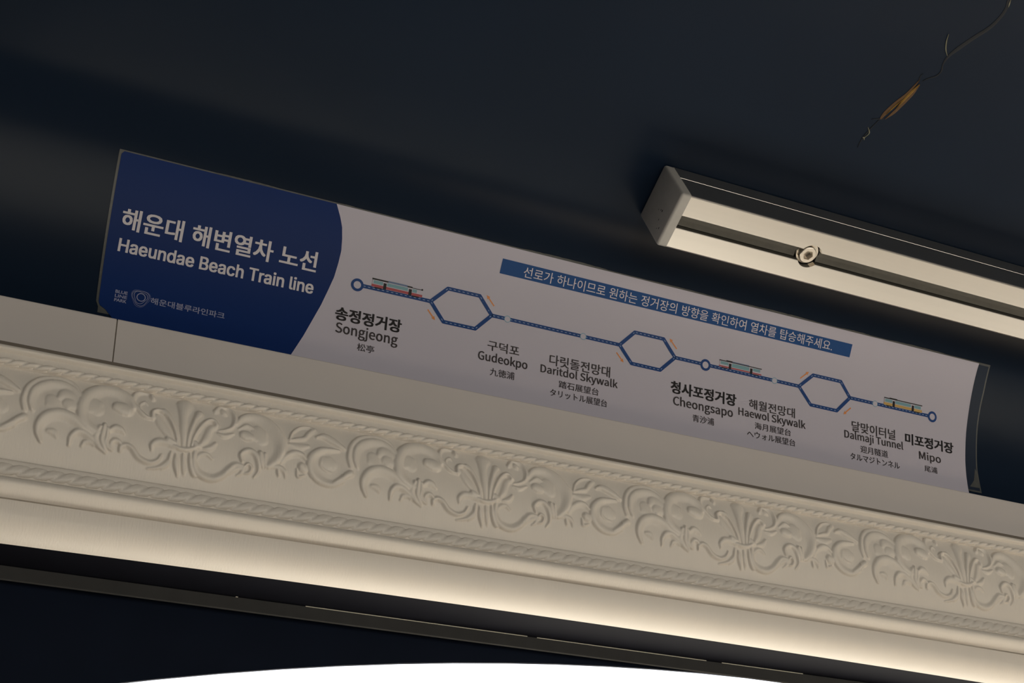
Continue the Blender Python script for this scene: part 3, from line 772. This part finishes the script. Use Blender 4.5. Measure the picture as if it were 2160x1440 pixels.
# direction arrows
AR = [((329.9, 55.7), (336.5, 48.8)), ((381.5, 69.5), (374.4, 76.6)), ((487.5, 55.3), (494.4, 48.5)), ((540.2, 68.9), (532.8, 75.9)),
      ((658.0, 68.1), (665.8, 75.1)), ((710.0, 52.9), (702.8, 46.1))]
for a, b in AR:
    a, b = np.array(a), np.array(b)
    d = (b - a) / np.linalg.norm(b - a); n_ = np.array([-d[1], d[0]])
    k = b - d * 2.9
    flat('direction_arrow', [[tuple(a - n_ * .5), tuple(k - n_ * .5), tuple(k + n_ * .5), tuple(a + n_ * .5)],
                             [tuple(k - n_ * 1.5), tuple(b), tuple(k + n_ * 1.5)]], 0.80, M['print_orange'])
# the three little trains
def train(x0, x1, s0, s1, style):
    L, H = x1 - x0, s1 - s0
    mats = [M['print_white'], M['print_glass'], M['print_red'] if style < 3 else M['print_yellow'], M['print_black'], M['print_roof_blue']]
    X = lambda t: x0 + L * t
    Z = lambda t: s0 + H * t
    P = []
    def r(a, b, c, d, m, o): P.append((rect(X(a), X(b), Z(c), Z(d)), m, o))
    r(0.01, 0.985, 0.10, 0.90, 0, 0.0)
    st = (0.12, 0.40) if style == 1 else ((0.14, 0.30) if style == 2 else (0.12, 0.42))
    r(0.0, 1.0, st[0], st[1], 2, 0.02)
    r(0.03, 0.215, 0.47, 0.82, 1, 0.02)
    r(0.295, 0.705, 0.47 if style != 2 else 0.36, 0.82, 1, 0.02)
    r(0.795, 0.885 if style == 1 else 0.965, 0.47, 0.82, 1, 0.02)
    r(0.225, 0.285, 0.06, 0.74, 3, 0.04)
    r(0.725, 0.785, 0.06, 0.74, 3, 0.04)
    r(0.06, 0.20, 0.0, 0.12, 3, 0.03)
    r(0.80, 0.94, 0.0, 0.12, 3, 0.03)
    if style == 1:
        r(0.0, 0.31, 0.88, 1.04, 3, 0.03)
        r(0.31, 0.69, 0.89, 1.08, 4, 0.03)
        r(0.69, 0.79, 0.88, 1.04, 3, 0.03)
        r(0.79, 1.0, 0.88, 0.95, 3, 0.03)
        r(0.97, 1.0, 0.86, 1.04, 3, 0.04)
    else:
        r(0.0, 1.0, 0.88, 0.99, 3, 0.03)
        if style == 2:
            r(0.16, 0.30, 0.96, 1.08, 3, 0.03)
            r(0.30, 0.70, 0.96, 1.06, 4, 0.03)
        else:
            r(0.14, 0.34, 0.96, 1.05, 3, 0.03)
    lab = {1: 'red striped tram picture with thick black and blue roof', 2: 'red striped tram picture with thin dark roof', 3: 'yellow striped tram picture'}[style]
    flat('train_picture', P, 0.94, None, mats=mats, label=lab)
train(284.9, 324.2, 62.7, 69.6, 1)
train(580.0, 620.3, 62.0, 68.6, 2)
train(743.3, 783.6, 61.4, 68.8, 3)

# ------------------------------------------------------------------ lettering
dg = None
def curve_to_flat(cu):
    o = bpy.data.objects.new('tmp', cu)
    COL.objects.link(o)
    bpy.context.view_layer.update()
    d = bpy.context.evaluated_depsgraph_get()
    me = bpy.data.meshes.new_from_object(o.evaluated_get(d))
    V = np.array([tuple(v.co)[:2] for v in me.vertices])
    F = [tuple(p.vertices) for p in me.polygons]
    bpy.data.objects.remove(o); bpy.data.curves.remove(cu); bpy.data.meshes.remove(me)
    return V, F
def text_flat(body, bold=0.0, space=1.0):
    cu = bpy.data.curves.new('tmp', 'FONT')
    cu.body = body; cu.size = 1.0; cu.resolution_u = 3; cu.space_character = space
    return curve_to_flat(cu)
def glyph_flat(body, table):
    cu = bpy.data.curves.new('tmp', 'CURVE')
    cu.dimensions = '2D'; cu.fill_mode = 'BOTH'
    x = 0
    for ch in body:
        adv, sps = table[ch]
        for sp in sps:
            n = len(sp) // 2
            s_ = cu.splines.new('POLY'); s_.points.add(n - 1)
            for i in range(n):
                s_.points[i].co = ((sp[2 * i] + x) / 1000, sp[2 * i + 1] / 1000, 0, 1)
            s_.use_cyclic_u = True
        x += adv
    return curve_to_flat(cu)

def letter(body, x0, x1, s0, s1, material, bold=0.0, noto=None, off=0.95, label=None, space=1.0):
    V, F = glyph_flat(body, noto) if noto else text_flat(body, bold, space)
    mn, mx = V.min(0), V.max(0)
    k = (np.array([x1, s1]) - np.array([x0, s0])) / (mx - mn)
    W = (V - mn) * k + np.array([x0, s0])
    v = [S(a, b, off) for a, b in W]
    if bold:                         # heavier weight: the strokes are thickened by close, stepped repeats
        F0, n0, hgt = list(F), len(v), (s1 - s0)
        e_ = bold * hgt
        for q, (ox, oy) in enumerate(((1, .6), (-1, .6), (1, -.6), (-1, -.6), (0.5, 0), (-0.5, 0))):
            v += [S(a + ox * e_, b + oy * e_, off - 0.004 * (q + 1)) for a, b in W]
            F = F + [tuple(i + n0 * (q + 1) for i in p_) for p_ in F0]
    o = onsign(mesh_obj('lettering', v, F, material, sign, label=label or ('printed lettering reading ' + body)))
    return o

g, b_, w_ = M['print_grey'], M['print_black'], M['print_letter']
letter('해운대 해변열차 노선', 105.1, 242.3, 64.0, 78.7, w_, 0.024)
letter('Haeundae Beach Train line', 106.1, 242.6, 48.0, 57.4, w_, 0.034, GLI)
for t, s0 in (('BLUE', 18.2), ('LINE', 15.1), ('PARK', 12.0)):
    letter(t, 109.2, 117.1, s0, s0 + 2.2, M['print_logo'], 0.03)
letter('해운대블루라인파크', 132.8, 183.3, 15.4, 20.2, M['print_logo'], 0.012)
letter('송정정거장', 261.3, 311.1, 33.2, 43.0, b_, 0.036)
letter('Songjeong', 262.5, 309.4, 21.0, 31.6, g, 0.016, GLY)
letter('松亭', 279.6, 292.4, 12.9, 18.8, g, 0.008)
letter('구덕포', 380.0, 405.7, 35.0, 42.7, g, 0.015)
letter('Gudeokpo', 372.9, 413.1, 24.2, 33.4, g, 0.016, GLY)
letter('九徳浦', 383.0, 403.0, 15.4, 21.5, g, 0.008)
letter('다릿돌전망대', 431.3, 483.1, 33.8, 42.3, g, 0.015)
letter('Daritdol Skywalk', 424.3, 490.1, 24.7, 33.2, g, 0.016, GLY)
letter('踏石展望台', 440.0, 473.8, 17.0, 22.9, g, 0.008)
letter('タリットル展望台', 432.7, 481.1, 8.9, 14.9, g, 0.008)
letter('선로가 하나이므로 원하는 정거장의 방향을 확인하여 열차를 탑승해주세요.', 400.7, 684.9, 96.4, 104.8, w_, 0.0)
letter('청사포정거장', 537.6, 597.7, 32.6, 42.4, b_, 0.036)
letter('Cheongsapo', 539.9, 594.7, 20.6, 30.6, g, 0.016, GLY)
letter('青沙浦', 557.3, 577.0, 12.3, 18.4, g, 0.008)
letter('해월전망대', 610.2, 654.3, 33.4, 41.6, g, 0.015)
letter('Haewol Skywalk', 600.2, 664.6, 24.2, 33.0, g, 0.016, GLY)
letter('海月展望台', 615.4, 650.0, 17.0, 22.9, g, 0.008)
letter('ヘウォル展望台', 607.7, 653.7, 8.8, 14.9, g, 0.008)
letter('달맞이터널', 711.3, 755.9, 33.2, 42.1, g, 0.015)
letter('Dalmaji Tunnel', 703.7, 763.8, 24.2, 33.2, g, 0.016, GLY)
letter('迎月隧道', 719.3, 747.4, 16.0, 22.2, g, 0.008)
letter('タルマジトンネル', 708.3, 758.7, 8.0, 13.9, g, 0.008)
letter('미포정거장', 766.7, 817.6, 32.2, 41.7, b_, 0.036)
letter('Mipo', 780.6, 803.5, 19.3, 28.4, g, 0.016, GLY)
letter('尾浦', 785.1, 798.7, 11.0, 16.5, g, 0.008)

# emblem: ring inside loosely nested rounded outlines
EC = (126.2, 18.6)
flat('emblem', ring(EC, 2.5, 3.0, 36), 0.95, M['print_logo'])
for (r, w, ph_, amp, cx_, cs_, mm) in ((4.2, 0.28, 0.5, 0.13, 125.8, 18.5, 'print_logo'), (5.3, 0.24, -0.1, 0.12, 125.9, 18.2, 'print_logo'),
                                       (6.0, 0.30, 0.25, 0.12, 125.9, 18.0, 'print_faint')):
    flat('emblem', ring((cx_, cs_), r, r + w, 48, shape=lambda a, p=ph_, m_=amp: 1 + m_ * math.cos(3 * (a + math.pi / 2) + p)), 0.95, M[mm])

# ------------------------------------------------------------------ aluminium rail bolted to the vault
rail = bpy.data.objects.new('mounting_rail', None)
link(rail, label='square slotted aluminium rail with a grey end cap, bolted to the dark ceiling', category='rail')
A_ = np.array([0.61077, 0.76001]); Tt = np.array([0.95375, -0.30060]); Nn = np.array([-0.30060, -0.95375])
RX0, RX1 = 0.4787, 2.2
rail.matrix_world = Matrix(((1, 0, 0, RX0), (0, Tt[0], Nn[0], A_[0]), (0, Tt[1], Nn[1], A_[1] + EYE), (0, 0, 0, 1)))
# local axes: x along the rail, y across (towards the wall), z out of the ceiling
W = 0.045
def local_extrude(name, prof2, x0, x1, material, smooth=False, **kw):
    n = len(prof2)
    v = [(x0, y, z) for y, z in prof2] + [(x1, y, z) for y, z in prof2]
    f = [(k, (k + 1) % n, (k + 1) % n + n, k + n) for k in range(n)] + [tuple(range(n - 1, -1, -1)), tuple(range(n, 2 * n))]
    o = mesh_obj(name, v, f, material, rail, **kw)
    fix_normals(o)
    return o
r = 0.0012
pr = [(0.0, 0.0), (0.0, 0.0165), (0.0003, 0.0167), (0.0003, 0.0168), (0.0, 0.0170), (0.0, W - r), (r * .3, W - r * .3), (r, W),
      (0.0170, W), (0.0174, W - 0.0004), (0.0174, W - 0.0050), (0.0120, W - 0.0052), (0.0120, W - 0.0120), (0.0330, W - 0.0120), (0.0330, W - 0.0052),
      (0.0276, W - 0.0050), (0.0276, W - 0.0004), (0.0280, W), (W - r, W), (W - r * .3, W - r * .3), (W, W - r), (W, 0.0)]
body = local_extrude('profile', pr, 0.0080, RX1 - RX0, M['alu'])
# counterbored hole for the bolt, cut right through the slot lips
BX, BY = 0.6036 - RX0, 0.0220
bm = bmesh.new()
bmesh.ops.create_cone(bm, cap_ends=True, segments=48, radius1=0.0098, radius2=0.0098, depth=0.030, matrix=Matrix.Translation((BX, BY, W)))
cme = bpy.data.meshes.new('cut'); bm.to_mesh(cme); bm.free(); cme.materials.append(M['alu'])
cut = bpy.data.objects.new('cut', cme); COL.objects.link(cut); cut.matrix_world = rail.matrix_world.copy()
md = body.modifiers.new('hole', 'BOOLEAN'); md.object = cut; md.operation = 'DIFFERENCE'; md.solver = 'EXACT'
bpy.context.view_layer.update()
nm = bpy.data.meshes.new_from_object(body.evaluated_get(bpy.context.evaluated_depsgraph_get()))
body.modifiers.clear(); body.data = nm; nm.name = 'profile'
bpy.data.objects.remove(cut)
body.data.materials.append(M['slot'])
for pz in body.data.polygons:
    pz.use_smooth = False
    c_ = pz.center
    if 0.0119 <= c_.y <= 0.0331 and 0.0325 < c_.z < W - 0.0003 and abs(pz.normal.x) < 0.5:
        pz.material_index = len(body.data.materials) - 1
# rubber strip in the bottom of the slot
local_extrude('slot_insert', [(0.0178, W - 0.0115), (0.0178, W - 0.0052), (0.0215, W - 0.0048), (0.0221, W - 0.0062), (0.0232, W - 0.0062), (0.0272, W - 0.0050), (0.0272, W - 0.0115)],
              0.0085, BX - 0.0100, M['rubber'])
local_extrude('slot_insert', [(0.0178, W - 0.0115), (0.0178, W - 0.0052), (0.0215, W - 0.0048), (0.0221, W - 0.0062), (0.0232, W - 0.0062), (0.0272, W - 0.0050), (0.0272, W - 0.0115)],
              BX + 0.0100, RX1 - RX0 - 0.002, M['rubber'])

def lathe(name, rings_, material, parent=None, seg_=40, center=(0, 0, 0), smooth=True):
    v, f = [], []
    for (rr, z) in rings_:
        for i in range(seg_):
            a = 2 * math.pi * i / seg_
            v.append((center[0] + rr * math.cos(a), center[1] + rr * math.sin(a), center[2] + z))
    for j in range(len(rings_) - 1):
        for i in range(seg_):
            a, b = j * seg_ + i, j * seg_ + (i + 1) % seg_
            f.append((a, b, b + seg_, a + seg_))
    o = mesh_obj(name, v, f, material, parent)
    fix_normals(o)
    return o
lathe('washer', [(0.0042, -0.0120), (0.0096, -0.0120), (0.0096, -0.0060), (0.0090, -0.0054), (0.0066, -0.0054), (0.0042, -0.0060)], M['steel'], rail, center=(BX, BY, W))
# socket head screw with a six-sided recess
def screw():
    v, f = [], []
    nseg = 48
    def ringv(rad, z):
        i0 = len(v)
        for i in range(nseg):
            a = 2 * math.pi * i / nseg
            rr = rad(a) if callable(rad) else rad
            v.append((rr * math.cos(a), rr * math.sin(a), z))
        return i0
    hexr = lambda R_: (lambda a: R_ * math.cos(math.pi / 6) / math.cos((a % (math.pi / 3)) - math.pi / 6))
    rows = [ringv(0.0070, -0.0110), ringv(0.0070, -0.0006), ringv(0.0068, -0.0001), ringv(0.0064, 0.0002), ringv(hexr(0.0042), 0.0002), ringv(hexr(0.0040), -0.0003), ringv(hexr(0.0040), -0.0042)]
    for a, b in zip(rows[:-1], rows[1:]):
        for i in range(nseg):
            j = (i + 1) % nseg
            f.append((a + i, a + j, b + j, b + i))
    f.append(tuple(range(rows[-1], rows[-1] + nseg)))
    o = mesh_obj('screw', v, f, M['steel'], rail)
    o.data.transform(Matrix.Translation((BX - 0.0014, BY - 0.0003, W - 0.0008)))
    fix_normals(o)
screw()
# end cap with softened edges
bm = bmesh.new()
bmesh.ops.create_cube(bm, size=1, matrix=Matrix.Translation((0.0041, W / 2, W / 2 + 0.0)) @ Matrix.Diagonal((0.0080, W + 0.0006, W + 0.0006, 1)))
ed = [e_ for e_ in bm.edges if all(v_.co.x < 0.002 for v_ in e_.verts)] + [e_ for e_ in bm.edges if abs(e_.verts[0].co.x - e_.verts[1].co.x) > 0.004]
bmesh.ops.bevel(bm, geom=ed, offset=0.0022, segments=4, affect='EDGES', profile=0.5)
me = bpy.data.meshes.new('end_cap'); bm.to_mesh(me); bm.free(); me.materials.append(M['cap'])
for pz in me.polygons:
    pz.use_smooth = True
if hasattr(me, 'set_sharp_from_angle'):
    me.set_sharp_from_angle(angle=math.radians(40))
link(bpy.data.objects.new('end_cap', me), rail, label='grey plastic end cap')
for (sy, sz, sr) in ((0.024, 0.030, .0007), (0.0245, 0.0275, .0005), (0.026, 0.024, .0004), (0.031, 0.031, .0005), (0.035, 0.037, .0006), (0.037, 0.034, .0004)):
    mesh_obj('dirt_speck', [(-0.00005, sy + sr * math.cos(a_) * 1.5, sz + sr * math.sin(a_)) for a_ in [k_ * math.pi / 4 for k_ in range(8)]],
             [tuple(range(8))], M['dark'], rail)
